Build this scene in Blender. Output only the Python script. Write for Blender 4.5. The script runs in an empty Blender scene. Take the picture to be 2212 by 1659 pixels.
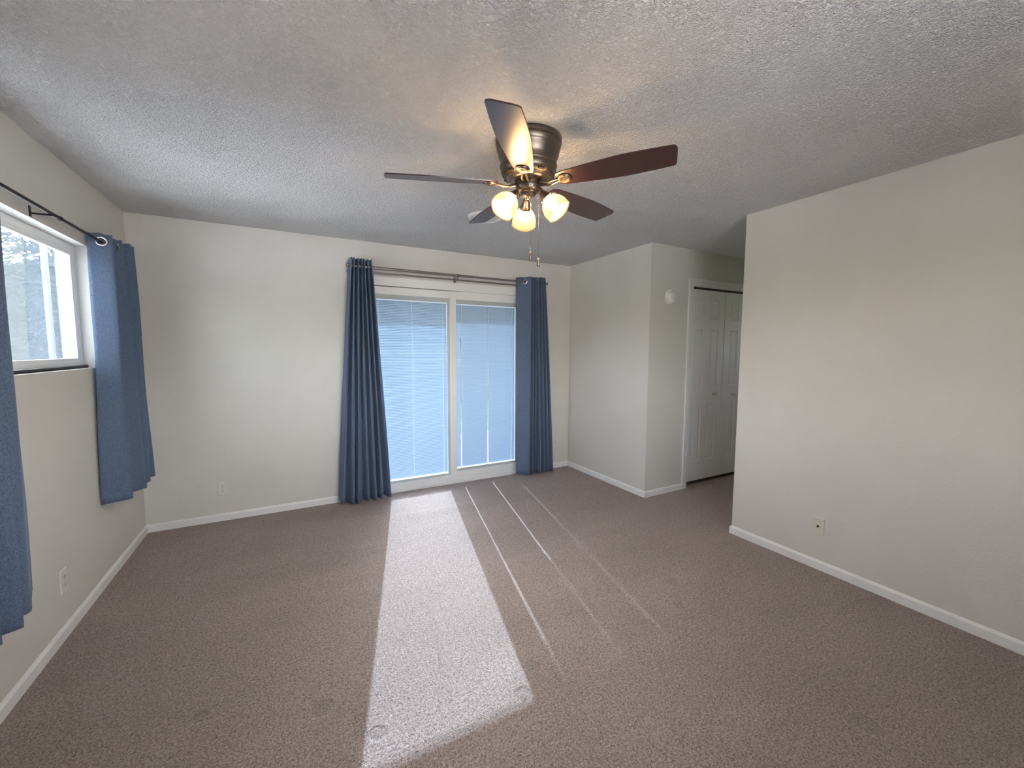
import bpy, bmesh, math, random
from math import sin, cos, pi, radians
from mathutils import Vector, Matrix

sc = bpy.context.scene
# ------------------------------------------------------------------ camera
CAMR = Vector((0.88031254, -0.47438435, 0.00305134))
CAMU = Vector((0.03663711, 0.07439735, 0.99655545))
CAMF = Vector((0.47297732, 0.87716847, -0.08287299))
cd = bpy.data.cameras.new('camera'); cam = bpy.data.objects.new('camera', cd)
sc.collection.objects.link(cam)
M = Matrix.Identity(4)
for i in range(3):
    M[i][0] = CAMR[i]; M[i][1] = CAMU[i]; M[i][2] = -CAMF[i]
M[0][3], M[1][3], M[2][3] = 0.0, 0.0, 1.4382
cam.matrix_world = M
cd.sensor_width = 36.0
cd.lens = 888.175 / 2212 * 36
cd.clip_start = 0.02; cd.clip_end = 300
sc.camera = cam

# ------------------------------------------------------------------ light
SUN_EL, SUN_AX = radians(30.6), 0.22          # elevation; dx/dy of the sun's azimuth
w = bpy.data.worlds.new('sky'); sc.world = w; w.use_nodes = True
nt = w.node_tree; bg = nt.nodes['Background']
sky = nt.nodes.new('ShaderNodeTexSky'); sky.sky_type = 'NISHITA'; sky.sun_disc = False
sky.sun_elevation = SUN_EL; sky.sun_rotation = math.atan2(SUN_AX, 1.0)
sky.air_density = 1.0; sky.dust_density = 2.5; sky.ozone_density = 1.0
hs = nt.nodes.new('ShaderNodeHueSaturation'); hs.inputs['Saturation'].default_value = 0.34
tn = nt.nodes.new('ShaderNodeVectorMath'); tn.operation = 'MULTIPLY'; tn.inputs[1].default_value = (1.02, 1.0, 0.97)
nt.links.new(sky.outputs[0], hs.inputs['Color']); nt.links.new(hs.outputs[0], tn.inputs[0]); nt.links.new(tn.outputs[0], bg.inputs['Color'])
bg.inputs['Strength'].default_value = 1.3

sl = bpy.data.lights.new('sun', 'SUN'); sun = bpy.data.objects.new('sun', sl)
sc.collection.objects.link(sun)
sdir = Vector((SUN_AX, 1.0, 0)).normalized() * cos(SUN_EL) + Vector((0, 0, sin(SUN_EL)))
sun.rotation_euler = sdir.to_track_quat('Z', 'Y').to_euler()
sun.location = (2, 8, 6)
sl.energy = 10.5; sl.angle = radians(0.40); sl.color = (0.90, 0.98, 1.03)

sc.view_settings.view_transform = 'Standard'
sc.view_settings.look = 'None'
sc.view_settings.exposure = 2.2
sc.view_settings.gamma = 1.0
sc.view_settings.use_curve_mapping = False
cy = sc.cycles
cy.max_bounces = 12; cy.diffuse_bounces = 7; cy.glossy_bounces = 4
cy.transmission_bounces = 8; cy.transparent_max_bounces = 24
cy.caustics_reflective = False; cy.caustics_refractive = False
cy.sample_clamp_indirect = 10.0
cy.use_denoising = True

# ------------------------------------------------------------------ room constants (metres)
XL, XR, XA, YB, YA, YR, ZC = -1.041, 3.023, 3.007, 4.103, 2.839, 1.9425, 2.44
YN = -0.75            # wall behind the camera
XH = 5.7              # far end of the hallway
TH = 0.15

# ------------------------------------------------------------------ material helpers
def s2l(c):
    return tuple(((v / 255) / 12.92 if v / 255 <= 0.04045 else ((v / 255 + 0.055) / 1.055) ** 2.4) for v in c)

def mat(name, col, rough=0.6, metal=0.0, spec=0.5, coat=0.0):
    m = bpy.data.materials.new(name); m.use_nodes = True
    b = m.node_tree.nodes['Principled BSDF']
    b.inputs['Base Color'].default_value = (*col, 1)
    b.inputs['Roughness'].default_value = rough
    b.inputs['Metallic'].default_value = metal
    b.inputs['Specular IOR Level'].default_value = spec
    b.inputs['Coat Weight'].default_value = coat
    return m

def N(m, t, **kw):
    n = m.node_tree.nodes.new(t)
    for k, v in kw.items():
        if k in n.inputs: n.inputs[k].default_value = v
        else: setattr(n, k, v)
    return n

def L(m, a, b): m.node_tree.links.new(a, b)

def objco(m):
    return N(m, 'ShaderNodeTexCoord').outputs['Object']

def add_bump(m, scale, dist, strength=0.5, detail=4, rough=0.5, distortion=0.0):
    b = m.node_tree.nodes['Principled BSDF']
    n = N(m, 'ShaderNodeTexNoise', Scale=scale, Detail=detail, Roughness=rough, Distortion=distortion)
    L(m, objco(m), n.inputs['Vector'])
    bp = N(m, 'ShaderNodeBump', Strength=strength, Distance=dist)
    L(m, n.outputs['Fac'], bp.inputs['Height'])
    L(m, bp.outputs['Normal'], b.inputs['Normal'])
    return n, bp

def vary(m, col, scale, amt, detail=3):
    """Mottle the base colour by +-amt with a noise of the given scale."""
    b = m.node_tree.nodes['Principled BSDF']
    n = N(m, 'ShaderNodeTexNoise', Scale=scale, Detail=detail)
    L(m, objco(m), n.inputs['Vector'])
    r = N(m, 'ShaderNodeValToRGB')
    r.color_ramp.elements[0].position = 0.3; r.color_ramp.elements[1].position = 0.7
    r.color_ramp.elements[0].color = (*[c * (1 - amt) for c in col], 1)
    r.color_ramp.elements[1].color = (*[min(1, c * (1 + amt)) for c in col], 1)
    L(m, n.outputs['Fac'], r.inputs['Fac']); L(m, r.outputs['Color'], b.inputs['Base Color'])

# painted wall: light orange-peel roller texture
WALLC = (0.625, 0.603, 0.562)
mWall = mat('greige_wall_paint', WALLC, 0.62, spec=0.3)
vary(mWall, WALLC, 2.2, 0.025)
add_bump(mWall, 95, 0.0035, 0.45, 4)

# knock-down ceiling texture
mCeil = mat('textured_ceiling_paint', (0.92, 0.91, 0.90), 0.8, spec=0.15)
def ceil_nodes(m):
    b = m.node_tree.nodes['Principled BSDF']
    co = objco(m)
    n1 = N(m, 'ShaderNodeTexNoise', Scale=80, Detail=3, Roughness=0.55, Distortion=1.2)
    n2 = N(m, 'ShaderNodeTexNoise', Scale=190, Detail=2, Roughness=0.5)
    mk = N(m, 'ShaderNodeTexNoise', Scale=1.7, Detail=2)
    for n in (n1, n2, mk): L(m, co, n.inputs['Vector'])
    r1 = N(m, 'ShaderNodeMapRange'); r1.inputs['From Min'].default_value = 0.42; r1.inputs['From Max'].default_value = 0.66
    L(m, n1.outputs['Fac'], r1.inputs['Value'])
    mr = N(m, 'ShaderNodeMapRange'); mr.inputs['From Min'].default_value = 0.3; mr.inputs['From Max'].default_value = 0.7
    mr.inputs['To Min'].default_value = 0.65; mr.inputs['To Max'].default_value = 1.15
    L(m, mk.outputs['Fac'], mr.inputs['Value'])
    mu = N(m, 'ShaderNodeMath', operation='MULTIPLY'); L(m, r1.outputs[0], mu.inputs[0]); L(m, mr.outputs[0], mu.inputs[1])
    ad = N(m, 'ShaderNodeMath', operation='MULTIPLY_ADD'); ad.inputs[1].default_value = 0.35
    L(m, n2.outputs['Fac'], ad.inputs[0]); L(m, mu.outputs[0], ad.inputs[2])
    bp = N(m, 'ShaderNodeBump', Strength=1.0, Distance=0.013)
    L(m, ad.outputs[0], bp.inputs['Height']); L(m, bp.outputs['Normal'], b.inputs['Normal'])
ceil_nodes(mCeil)

# cut-pile carpet with vacuum strokes and furniture dents, dent shade painted in
mCarpet = mat('mauve_brown_carpet', s2l((150, 128, 122)), 1.0, spec=0.05)
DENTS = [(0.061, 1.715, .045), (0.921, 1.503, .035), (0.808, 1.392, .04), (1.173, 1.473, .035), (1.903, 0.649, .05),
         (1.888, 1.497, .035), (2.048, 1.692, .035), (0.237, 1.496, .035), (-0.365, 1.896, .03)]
def carpet_nodes(m):
    b = m.node_tree.nodes['Principled BSDF']
    b.inputs['Sheen Weight'].default_value = 0.35
    b.inputs['Sheen Roughness'].default_value = 0.6
    co = objco(m)
    fine = N(m, 'ShaderNodeTexNoise', Scale=320, Detail=3, Roughness=0.7)
    mid = N(m, 'ShaderNodeTexNoise', Scale=125, Detail=3, Roughness=0.6, Distortion=0.8)
    mp = N(m, 'ShaderNodeMapping'); mp.inputs['Rotation'].default_value = (0, 0, radians(24)); mp.inputs['Scale'].default_value = (0.7, 1.7, 1)
    L(m, co, mp.inputs['Vector'])
    big = N(m, 'ShaderNodeTexNoise', Scale=1.5, Detail=3, Roughness=0.55, Distortion=0.6)
    for n in (fine, mid): L(m, co, n.inputs['Vector'])
    L(m, mp.outputs[0], big.inputs['Vector'])
    # height = fine tufts + mid
    h = N(m, 'ShaderNodeMath', operation='MULTIPLY_ADD'); h.inputs[1].default_value = 1.0
    L(m, fine.outputs['Fac'], h.inputs[0]); L(m, mid.outputs['Fac'], h.inputs[2])
    # colour: tuft speckle
    r = N(m, 'ShaderNodeValToRGB')
    c0, c1 = s2l((86, 69, 63)), s2l((206, 186, 177))
    r.color_ramp.elements[0].position = 0.74; r.color_ramp.elements[1].position = 1.26
    r.color_ramp.elements[0].color = (*c0, 1); r.color_ramp.elements[1].color = (*c1, 1)
    mr0 = N(m, 'ShaderNodeMapRange'); mr0.inputs['From Min'].default_value = 0.80; mr0.inputs['From Max'].default_value = 1.20
    L(m, h.outputs[0], mr0.inputs['Value']); L(m, mr0.outputs[0], r.inputs['Fac'])
    r.color_ramp.elements[0].position = 0.0; r.color_ramp.elements[1].position = 1.0
    # pile lay: broad strokes a little lighter or darker
    mr = N(m, 'ShaderNodeMapRange'); mr.inputs['From Min'].default_value = 0.32; mr.inputs['From Max'].default_value = 0.68
    mr.inputs['To Min'].default_value = 0.91; mr.inputs['To Max'].default_value = 1.09
    L(m, big.outputs['Fac'], mr.inputs['Value'])
    vm = N(m, 'ShaderNodeVectorMath', operation='SCALE')
    L(m, r.outputs['Color'], vm.inputs[0]); L(m, mr.outputs[0], vm.inputs['Scale'])
    # dents
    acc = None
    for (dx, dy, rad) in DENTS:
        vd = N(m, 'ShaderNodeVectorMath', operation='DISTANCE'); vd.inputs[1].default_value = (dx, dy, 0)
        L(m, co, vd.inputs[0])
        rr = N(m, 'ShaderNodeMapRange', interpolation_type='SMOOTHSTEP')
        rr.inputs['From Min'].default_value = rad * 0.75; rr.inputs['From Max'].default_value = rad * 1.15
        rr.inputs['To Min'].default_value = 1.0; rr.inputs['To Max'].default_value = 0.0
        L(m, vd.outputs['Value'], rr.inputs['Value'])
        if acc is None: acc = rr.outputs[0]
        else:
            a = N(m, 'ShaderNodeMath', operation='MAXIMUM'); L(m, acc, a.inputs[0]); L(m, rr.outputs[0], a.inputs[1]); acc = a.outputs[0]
    dk = N(m, 'ShaderNodeMapRange'); dk.inputs['To Min'].default_value = 1.0; dk.inputs['To Max'].default_value = 0.87  # depth shade of the dents painted into the carpet colour
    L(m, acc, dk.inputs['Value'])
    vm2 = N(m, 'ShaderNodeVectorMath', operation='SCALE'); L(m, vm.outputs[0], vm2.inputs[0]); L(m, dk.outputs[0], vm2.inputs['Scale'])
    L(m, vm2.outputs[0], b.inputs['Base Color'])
    hd = N(m, 'ShaderNodeMath', operation='MULTIPLY_ADD'); hd.inputs[1].default_value = -1.5
    L(m, acc, hd.inputs[0]); L(m, h.outputs[0], hd.inputs[2])
    bp = N(m, 'ShaderNodeBump', Strength=0.9, Distance=0.008)
    L(m, hd.outputs[0], bp.inputs['Height']); L(m, bp.outputs['Normal'], b.inputs['Normal'])
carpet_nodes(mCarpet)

mTrim = mat('white_trim_paint', (0.78, 0.78, 0.765), 0.45)
vary(mTrim, (0.76, 0.76, 0.745), 9, 0.04)
mDoorPaint = mat('white_door_paint', (0.84, 0.85, 0.835), 0.5)
add_bump(mDoorPaint, 90, 0.0008, 0.2, 2)
mVinyl = mat('white_vinyl', (0.74, 0.74, 0.73), 0.4)
mBezel = mat('grey_glazing_bead', (0.42, 0.455, 0.45), 0.5)
mAlum = mat('white_window_frame', (0.84, 0.85, 0.86), 0.4)
mTrack = mat('dark_track', (0.03, 0.03, 0.032), 0.5)
mBlack = mat('black_metal', (0.012, 0.010, 0.012), 0.4, 0.6)
mPewter = mat('brushed_pewter', (0.24, 0.21, 0.20), 0.38, 0.75)
mKnob = mat('painted_knob', (0.62, 0.60, 0.56), 0.35)
mChrome = mat('nickel', (0.7, 0.68, 0.65), 0.25, 1.0)
mIvory = mat('ivory_plastic', (0.62, 0.60, 0.52), 0.35)
mIvory2 = mat('painted_plastic', (0.66, 0.63, 0.58), 0.45)
mDark = mat('dark_slot', (0.01, 0.01, 0.01), 0.6)
mWhitePl = mat('white_plastic', (0.78, 0.77, 0.73), 0.4)

def glass_mat(name, tint, refl=0.08, haze=0.0, hazecol=(0.8, 0.85, 0.9)):
    m = bpy.data.materials.new(name); m.use_nodes = True; t = m.node_tree; t.nodes.clear()
    out = t.nodes.new('ShaderNodeOutputMaterial'); tr = t.nodes.new('ShaderNodeBsdfTransparent')
    gl = t.nodes.new('ShaderNodeBsdfGlossy'); mx = t.nodes.new('ShaderNodeMixShader')
    tr.inputs[0].default_value = (*tint, 1); gl.inputs['Roughness'].default_value = 0.02
    lw = t.nodes.new('ShaderNodeLayerWeight'); lw.inputs['Blend'].default_value = 0.35
    mu = t.nodes.new('ShaderNodeMath'); mu.operation = 'MULTIPLY_ADD'; mu.inputs[1].default_value = 0.5; mu.inputs[2].default_value = 0.015
    t.links.new(lw.outputs['Fresnel'], mu.inputs[0]); t.links.new(mu.outputs[0], mx.inputs[0])
    t.links.new(tr.outputs[0], mx.inputs[1]); t.links.new(gl.outputs[0], mx.inputs[2])
    t.links.new(mx.outputs[0], out.inputs[0])
    return m
mGlass = glass_mat('clear_glass', (0.97, 0.985, 1.0))
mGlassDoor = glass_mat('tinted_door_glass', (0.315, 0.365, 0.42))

def screen_mat():
    m = bpy.data.materials.new('insect_screen'); m.use_nodes = True; t = m.node_tree; t.nodes.clear()
    out = t.nodes.new('ShaderNodeOutputMaterial'); tr = t.nodes.new('ShaderNodeBsdfTransparent')
    df = t.nodes.new('ShaderNodeBsdfTranslucent'); df.inputs[0].default_value = (0.62, 0.74, 0.86, 1)
    d2 = t.nodes.new('ShaderNodeBsdfDiffuse'); d2.inputs[0].default_value = (0.7, 0.72, 0.74, 1)
    mx0 = t.nodes.new('ShaderNodeMixShader'); mx0.inputs[0].default_value = 0.25
    mx = t.nodes.new('ShaderNodeMixShader'); mx.inputs[0].default_value = 0.10; tr.inputs[0].default_value = (0.72, 0.78, 0.84, 1)
    t.links.new(df.outputs[0], mx0.inputs[1]); t.links.new(d2.outputs[0], mx0.inputs[2])
    t.links.new(tr.outputs[0], mx.inputs[1]); t.links.new(mx0.outputs[0], mx.inputs[2]); t.links.new(mx.outputs[0], out.inputs[0])
    return m
mScreen = screen_mat()

def translucent_mat(name, dcol, tcol, f):
    m = bpy.data.materials.new(name); m.use_nodes = True; t = m.node_tree; t.nodes.clear()
    out = t.nodes.new('ShaderNodeOutputMaterial')
    d = t.nodes.new('ShaderNodeBsdfDiffuse'); d.inputs[0].default_value = (*dcol, 1)
    tl = t.nodes.new('ShaderNodeBsdfTranslucent'); tl.inputs[0].default_value = (*tcol, 1)
    mx = t.nodes.new('ShaderNodeMixShader'); mx.inputs[0].default_value = f
    t.links.new(d.outputs[0], mx.inputs[1]); t.links.new(tl.outputs[0], mx.inputs[2]); t.links.new(mx.outputs[0], out.inputs[0])
    return m
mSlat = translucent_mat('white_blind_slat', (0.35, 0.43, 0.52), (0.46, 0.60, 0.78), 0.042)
mCord = translucent_mat('white_blind_cord', (0.9, 0.92, 0.94), (0.9, 0.95, 1.0), 0.5)

# woven curtain cloth
def cloth_mat():
    c = (0.098, 0.134, 0.205)
    m = mat('slate_blue_curtain_cloth', c, 0.9, spec=0.15)
    b = m.node_tree.nodes['Principled BSDF']
    b.inputs['Sheen Weight'].default_value = 0.25
    b.inputs['Sheen Tint'].default_value = (0.5, 0.6, 0.8, 1)
    co = objco(m)
    n = N(m, 'ShaderNodeTexNoise', Scale=420, Detail=2)
    mp = N(m, 'ShaderNodeMapping'); mp.inputs['Scale'].default_value = (1, 1, 0.35)
    L(m, co, mp.inputs['Vector']); L(m, mp.outputs[0], n.inputs['Vector'])
    r = N(m, 'ShaderNodeValToRGB')
    r.color_ramp.elements[0].position = 0.3; r.color_ramp.elements[1].position = 0.7
    r.color_ramp.elements[0].color = (*[v * 0.68 for v in c], 1); r.color_ramp.elements[1].color = (*[v * 1.4 for v in c], 1)
    L(m, n.outputs['Fac'], r.inputs['Fac']); L(m, r.outputs['Color'], b.inputs['Base Color'])
    bp = N(m, 'ShaderNodeBump', Strength=0.3, Distance=0.001)
    L(m, n.outputs['Fac'], bp.inputs['Height']); L(m, bp.outputs['Normal'], b.inputs['Normal'])
    return m
mCloth = cloth_mat()

# cherry fan-blade laminate
def blade_mat():
    c0, c1 = (0.022, 0.007, 0.007), (0.055, 0.017, 0.015)
    m = mat('dark_cherry_laminate', c0, 0.34, spec=0.6, coat=0.4)
    m.node_tree.nodes['Principled BSDF'].inputs['Coat Roughness'].default_value = 0.34
    b = m.node_tree.nodes['Principled BSDF']
    mp = N(m, 'ShaderNodeMapping'); mp.inputs['Scale'].default_value = (3, 40, 40)
    n = N(m, 'ShaderNodeTexNoise', Scale=1.0, Detail=4, Distortion=0.4)
    L(m, objco(m), mp.inputs['Vector']); L(m, mp.outputs[0], n.inputs['Vector'])
    r = N(m, 'ShaderNodeValToRGB'); r.color_ramp.elements[0].color = (*c0, 1); r.color_ramp.elements[1].color = (*c1, 1)
    L(m, n.outputs['Fac'], r.inputs['Fac']); L(m, r.outputs['Color'], b.inputs['Base Color'])
    return m
mBlade = blade_mat()
mBronze = mat('antique_pewter_bronze', (0.155, 0.125, 0.10), 0.36, 0.9)
add_bump(mBronze, 300, 0.0003, 0.1, 2)

def shade_mat():
    m = bpy.data.materials.new('frosted_lamp_glass'); m.use_nodes = True; t = m.node_tree; t.nodes.clear()
    out = t.nodes.new('ShaderNodeOutputMaterial')
    tl = t.nodes.new('ShaderNodeBsdfTranslucent'); tl.inputs[0].default_value = (0.042, 0.036, 0.023, 1)
    d = t.nodes.new('ShaderNodeBsdfDiffuse'); d.inputs[0].default_value = (0.045, 0.040, 0.028, 1)
    mx = t.nodes.new('ShaderNodeMixShader'); mx.inputs[0].default_value = 0.42
    tp = t.nodes.new('ShaderNodeBsdfTransparent'); tp.inputs[0].default_value = (1.0, 0.88, 0.68, 1)
    m2 = t.nodes.new('ShaderNodeMixShader'); m2.inputs[0].default_value = 0.72
    t.links.new(tl.outputs[0], mx.inputs[1]); t.links.new(d.outputs[0], mx.inputs[2])
    t.links.new(tp.outputs[0], m2.inputs[1]); t.links.new(mx.outputs[0], m2.inputs[2]); t.links.new(m2.outputs[0], out.inputs[0])
    return m
mShade = shade_mat()
def emit_mat(name, col, s):
    m = bpy.data.materials.new(name); m.use_nodes = True; t = m.node_tree; t.nodes.clear()
    out = t.nodes.new('ShaderNodeOutputMaterial'); e = t.nodes.new('ShaderNodeEmission')
    e.inputs[0].default_value = (*col, 1); e.inputs[1].default_value = s
    t.links.new(e.outputs[0], out.inputs[0]); return m
mBulb = emit_mat('lit_bulb', (1.0, 0.80, 0.63), 290.0)

# outdoors
mGrass = mat('lawn', (0.10, 0.15, 0.05), 0.9, spec=0.1); vary(mGrass, (0.12, 0.17, 0.06), 6, 0.4)
mConc = mat('patio_decking', (0.15, 0.14, 0.13), 0.9); vary(mConc, (0.15, 0.14, 0.13), 4, 0.12)
mBounceSlab = mat('bounce_slab_concrete', (0.72, 0.71, 0.70), 0.9); vary(mBounceSlab, (0.72, 0.71, 0.70), 3, 0.06)  # kept pale so the added slab bounces light indoors
mLeaf = translucent_mat('leaf', (0.028, 0.038, 0.03), (0.03, 0.045, 0.03), 0.3)
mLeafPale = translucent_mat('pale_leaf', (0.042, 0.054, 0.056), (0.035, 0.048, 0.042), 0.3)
mBark = mat('bark', (0.10, 0.08, 0.06), 0.9)
mFence = mat('weathered_fence', (0.13, 0.12, 0.11), 0.85); vary(mFence, (0.13, 0.12, 0.11), 12, 0.25)
mSoffit = mat('soffit_paint', (0.7, 0.7, 0.68), 0.7)
mRoof = mat('roof_shingle', (0.09, 0.085, 0.08), 0.9)
mPole = mat('grey_pole', (0.10, 0.11, 0.12), 0.6)

# ------------------------------------------------------------------ mesh helpers
def bm_new(): return bmesh.new()
def box(bm, x0, x1, y0, y1, z0, z1, bev=0.0):
    r = bmesh.ops.create_cube(bm, size=1.0)
    vs = r['verts']
    bmesh.ops.scale(bm, vec=(abs(x1 - x0), abs(y1 - y0), abs(z1 - z0)), verts=vs)
    bmesh.ops.translate(bm, vec=((x0 + x1) / 2, (y0 + y1) / 2, (z0 + z1) / 2), verts=vs)
    if bev > 0:
        es = list({e for v in vs for e in v.link_edges})
        bmesh.ops.bevel(bm, geom=es, offset=bev, segments=2, affect='EDGES', profile=0.5)
    return vs

def tube(bm, p0, p1, r0, r1=None, seg=16, caps=True):
    p0, p1 = Vector(p0), Vector(p1); r1 = r0 if r1 is None else r1
    d = p1 - p0
    r = bmesh.ops.create_cone(bm, cap_ends=caps, segments=seg, radius1=r0, radius2=r1, depth=d.length)
    q = d.to_track_quat('Z', 'Y').to_matrix().to_4x4()
    bmesh.ops.transform(bm, matrix=Matrix.Translation((p0 + p1) / 2) @ q, verts=r['verts'])
    return r['verts']

def lathe(bm, prof, seg=48, mtx=None):
    """prof: list of (radius, z); revolved about Z."""
    rings = []; new = []
    for (r, z) in prof:
        if r < 1e-6:
            v = bm.verts.new((0, 0, z)); rings.append([v]); new.append(v)
        else:
            ring = [bm.verts.new((r * cos(2 * pi * i / seg), r * sin(2 * pi * i / seg), z)) for i in range(seg)]
            rings.append(ring); new += ring
    for a, b in zip(rings, rings[1:]):
        for i in range(seg):
            j = (i + 1) % seg
            if len(a) == 1 and len(b) > 1: bm.faces.new((a[0], b[i], b[j]))
            elif len(b) == 1 and len(a) > 1: bm.faces.new((a[i], a[j], b[0]))
            elif len(a) > 1: bm.faces.new((a[i], a[j], b[j], b[i]))
    if mtx is not None: bmesh.ops.transform(bm, matrix=mtx, verts=new)
    return new

def path_tube(bm, pts, rads, seg=10):
    pts = [Vector(p) for p in pts]
    rings = []
    for i, p in enumerate(pts):
        d = (pts[min(i + 1, len(pts) - 1)] - pts[max(i - 1, 0)]).normalized()
        a = d.cross(Vector((0, 0, 1)))
        if a.length < 1e-3: a = d.cross(Vector((1, 0, 0)))
        a.normalize(); b = d.cross(a)
        r = rads[i] if isinstance(rads, (list, tuple)) else rads
        rings.append([bm.verts.new(p + a * r * cos(2 * pi * k / seg) + b * r * sin(2 * pi * k / seg)) for k in range(seg)])
    for a, b in zip(rings, rings[1:]):
        for i in range(seg):
            j = (i + 1) % seg; bm.faces.new((a[i], a[j], b[j], b[i]))
    bm.faces.new(rings[0][::-1]); bm.faces.new(rings[-1])

def obj(name, bm, m, parent=None, smooth=False, loc=None, autosmooth=None):
    bmesh.ops.recalc_face_normals(bm, faces=bm.faces)
    me = bpy.data.meshes.new(name); bm.to_mesh(me); bm.free()
    o = bpy.data.objects.new(name, me); sc.collection.objects.link(o)
    if m is not None: me.materials.append(m)
    if smooth:
        for p in me.polygons: p.use_smooth = True
        if autosmooth is not None:
            me.set_sharp_from_angle(angle=radians(autosmooth))
    if loc is not None: o.location = loc
    if parent is not None: o.parent = parent
    return o

def empty(name, loc=(0, 0, 0), rz=0):
    o = bpy.data.objects.new(name, None); sc.collection.objects.link(o)
    o.location = loc; o.rotation_euler = (0, 0, rz); o.empty_display_size = 0.1
    return o

def tag(o, label, cat, group=None, kind=None):
    o['label'] = label; o['category'] = cat
    if group: o['group'] = group
    if kind: o['kind'] = kind
    return o

def struct(o, label=None, cat=None):
    o['kind'] = 'structure'
    if label: o['label'] = label
    if cat: o['category'] = cat
    return o

# ------------------------------------------------------------------ room shell
bm = bm_new(); box(bm, XL - TH, XH + TH, YN - TH, YB + TH, -0.12, 0.0)
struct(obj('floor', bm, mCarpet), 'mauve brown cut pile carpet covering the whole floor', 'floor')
bm = bm_new(); box(bm, XL - TH, XH + TH, YN - TH, YB + TH, ZC, ZC + 0.12)
struct(obj('ceiling', bm, mCeil), 'white ceiling with knockdown texture', 'ceiling')

# window opening in the left wall, door openings
WY0, WY1, WZ0, WZ1 = 1.90, 3.443, 1.322, 2.045
DX0, DX1, DZ1 = 0.585, 2.395, 2.13
bm = bm_new(); box(bm, XL - TH, XL, YN, WY0, 0, ZC)
box(bm, XL - TH, XL, WY1, YB + TH, 0, ZC)
box(bm, XL - TH, XL, WY0, WY1, 0, WZ0); box(bm, XL - TH, XL, WY0, WY1, WZ1, ZC)
struct(obj('wall_left', bm, mWall), 'greige left wall with the wide window opening', 'wall')
bm = bm_new()
box(bm, XL, DX0, YB, YB + TH, 0, ZC); box(bm, DX1, XA + 0.1, YB, YB + TH, 0, ZC); box(bm, DX0, DX1, YB, YB + TH, DZ1, ZC)
struct(obj('wall_back', bm, mWall), 'greige back wall around the sliding patio door', 'wall')
bm = bm_new(); box(bm, XA, XA + 0.1, YA, YB, 0, ZC)
struct(obj('wall_corner', bm, mWall), 'short pale wall right of the patio door', 'wall')
CX0, CX1, CZ1 = 3.60, 4.755, 2.09
bm = bm_new()
box(bm, XA + 0.1, CX0, YA, YA + 0.11, 0, ZC); box(bm, CX1, XH, YA, YA + 0.11, 0, ZC); box(bm, CX0, CX1, YA, YA + 0.11, CZ1, ZC)
struct(obj('wall_closet', bm, mWall), 'shaded hallway wall holding the closet doors', 'wall')
bm = bm_new(); box(bm, CX0 - 0.2, CX1 + 0.2, YA + 0.72, YA + 0.8, 0, ZC)
box(bm, CX0 - 0.2, CX0 - 0.1, YA + 0.11, YA + 0.72, 0, ZC); box(bm, CX1 + 0.1, CX1 + 0.2, YA + 0.11, YA + 0.72, 0, ZC)
struct(obj('wall_closet_back', bm, mWall))
bm = bm_new(); box(bm, XR, XR + 0.12, YN, YR, 0, ZC)
struct(obj('wall_right', bm, mWall), 'large bright greige wall on the right', 'wall')
bm = bm_new(); box(bm, XR + 0.12, XH, YR - 0.12, YR, 0, ZC); box(bm, XH, XH + 0.1, YR - 0.12, YR + 0.33, 0, ZC); box(bm, XH, XH + 0.1, YA - 0.33, YA + 0.2, 0, ZC)
box(bm, XH, XH + 0.1, YR + 0.33, YA - 0.33, 0, 1.45); box(bm, XH, XH + 0.1, YR + 0.33, YA - 0.33, 1.9, ZC)
struct(obj('wall_hall', bm, mTrim))  # unseen hall walls: white for bounce, pierced by the added window
NX0, NX1, NZ0, NZ1 = 0.20, 1.55, 1.08, 2.12        # added fill window, unseen behind the camera
bm = bm_new(); box(bm, XL - TH, NX0, YN - TH, YN, 0, ZC); box(bm, NX1, XR + 0.12, YN - TH, YN, 0, ZC)
box(bm, NX0, NX1, YN - TH, YN, 0, NZ0); box(bm, NX0, NX1, YN - TH, YN, NZ1, ZC)
struct(obj('wall_front', bm, mWall))

# ------------------------------------------------------------------ baseboards
BH, BT = 0.062, 0.012
def baseboard(name, pts, side):
    """pts: polyline on the wall line; side +1/-1: room is left/right of travel. mitred."""
    P = [Vector((p[0], p[1])) for p in pts]
    prof = [(0, 0), (BT, 0), (BT, BH - 0.014), (BT * 0.35, BH - 0.002), (0, BH)]
    offs = []
    for i, p in enumerate(P):
        ns = []
        for a, b in ((i - 1, i), (i, i + 1)):
            if 0 <= a and b < len(P):
                d = (P[b] - P[a]).normalized(); ns.append(Vector((-d.y, d.x)) * side)
        if len(ns) == 1: offs.append(ns[0])
        else:
            n = ns[0] + ns[1]; offs.append(n / (n.dot(ns[0])))
    bm = bm_new(); rings = []
    for p, o in zip(P, offs):
        rings.append([bm.verts.new((p.x + o.x * t, p.y + o.y * t, z)) for t, z in prof])
    for a, b in zip(rings, rings[1:]):
        for i in range(len(prof)):
            j = (i + 1) % len(prof); bm.faces.new((a[i], a[j], b[j], b[i]))
    bm.faces.new(rings[0][::-1]); bm.faces.new(rings[-1])
    return struct(obj(name, bm, mTrim))
e = 0.0005
baseboard('baseboard_left', [(XL, YN), (XL, YB - BT)], -1)
baseboard('baseboard_back', [(XL, YB), (DX0 - 0.002, YB)], -1)
baseboard('baseboard_door', [(DX1 + 0.002, YB), (XA - BT, YB)], -1)
baseboard('baseboard_corner', [(XA, YB), (XA, YA), (3.53, YA)], -1)
baseboard('baseboard_right', [(XR + 0.12, YR), (XR, YR), (XR, YN)], -1)

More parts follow.
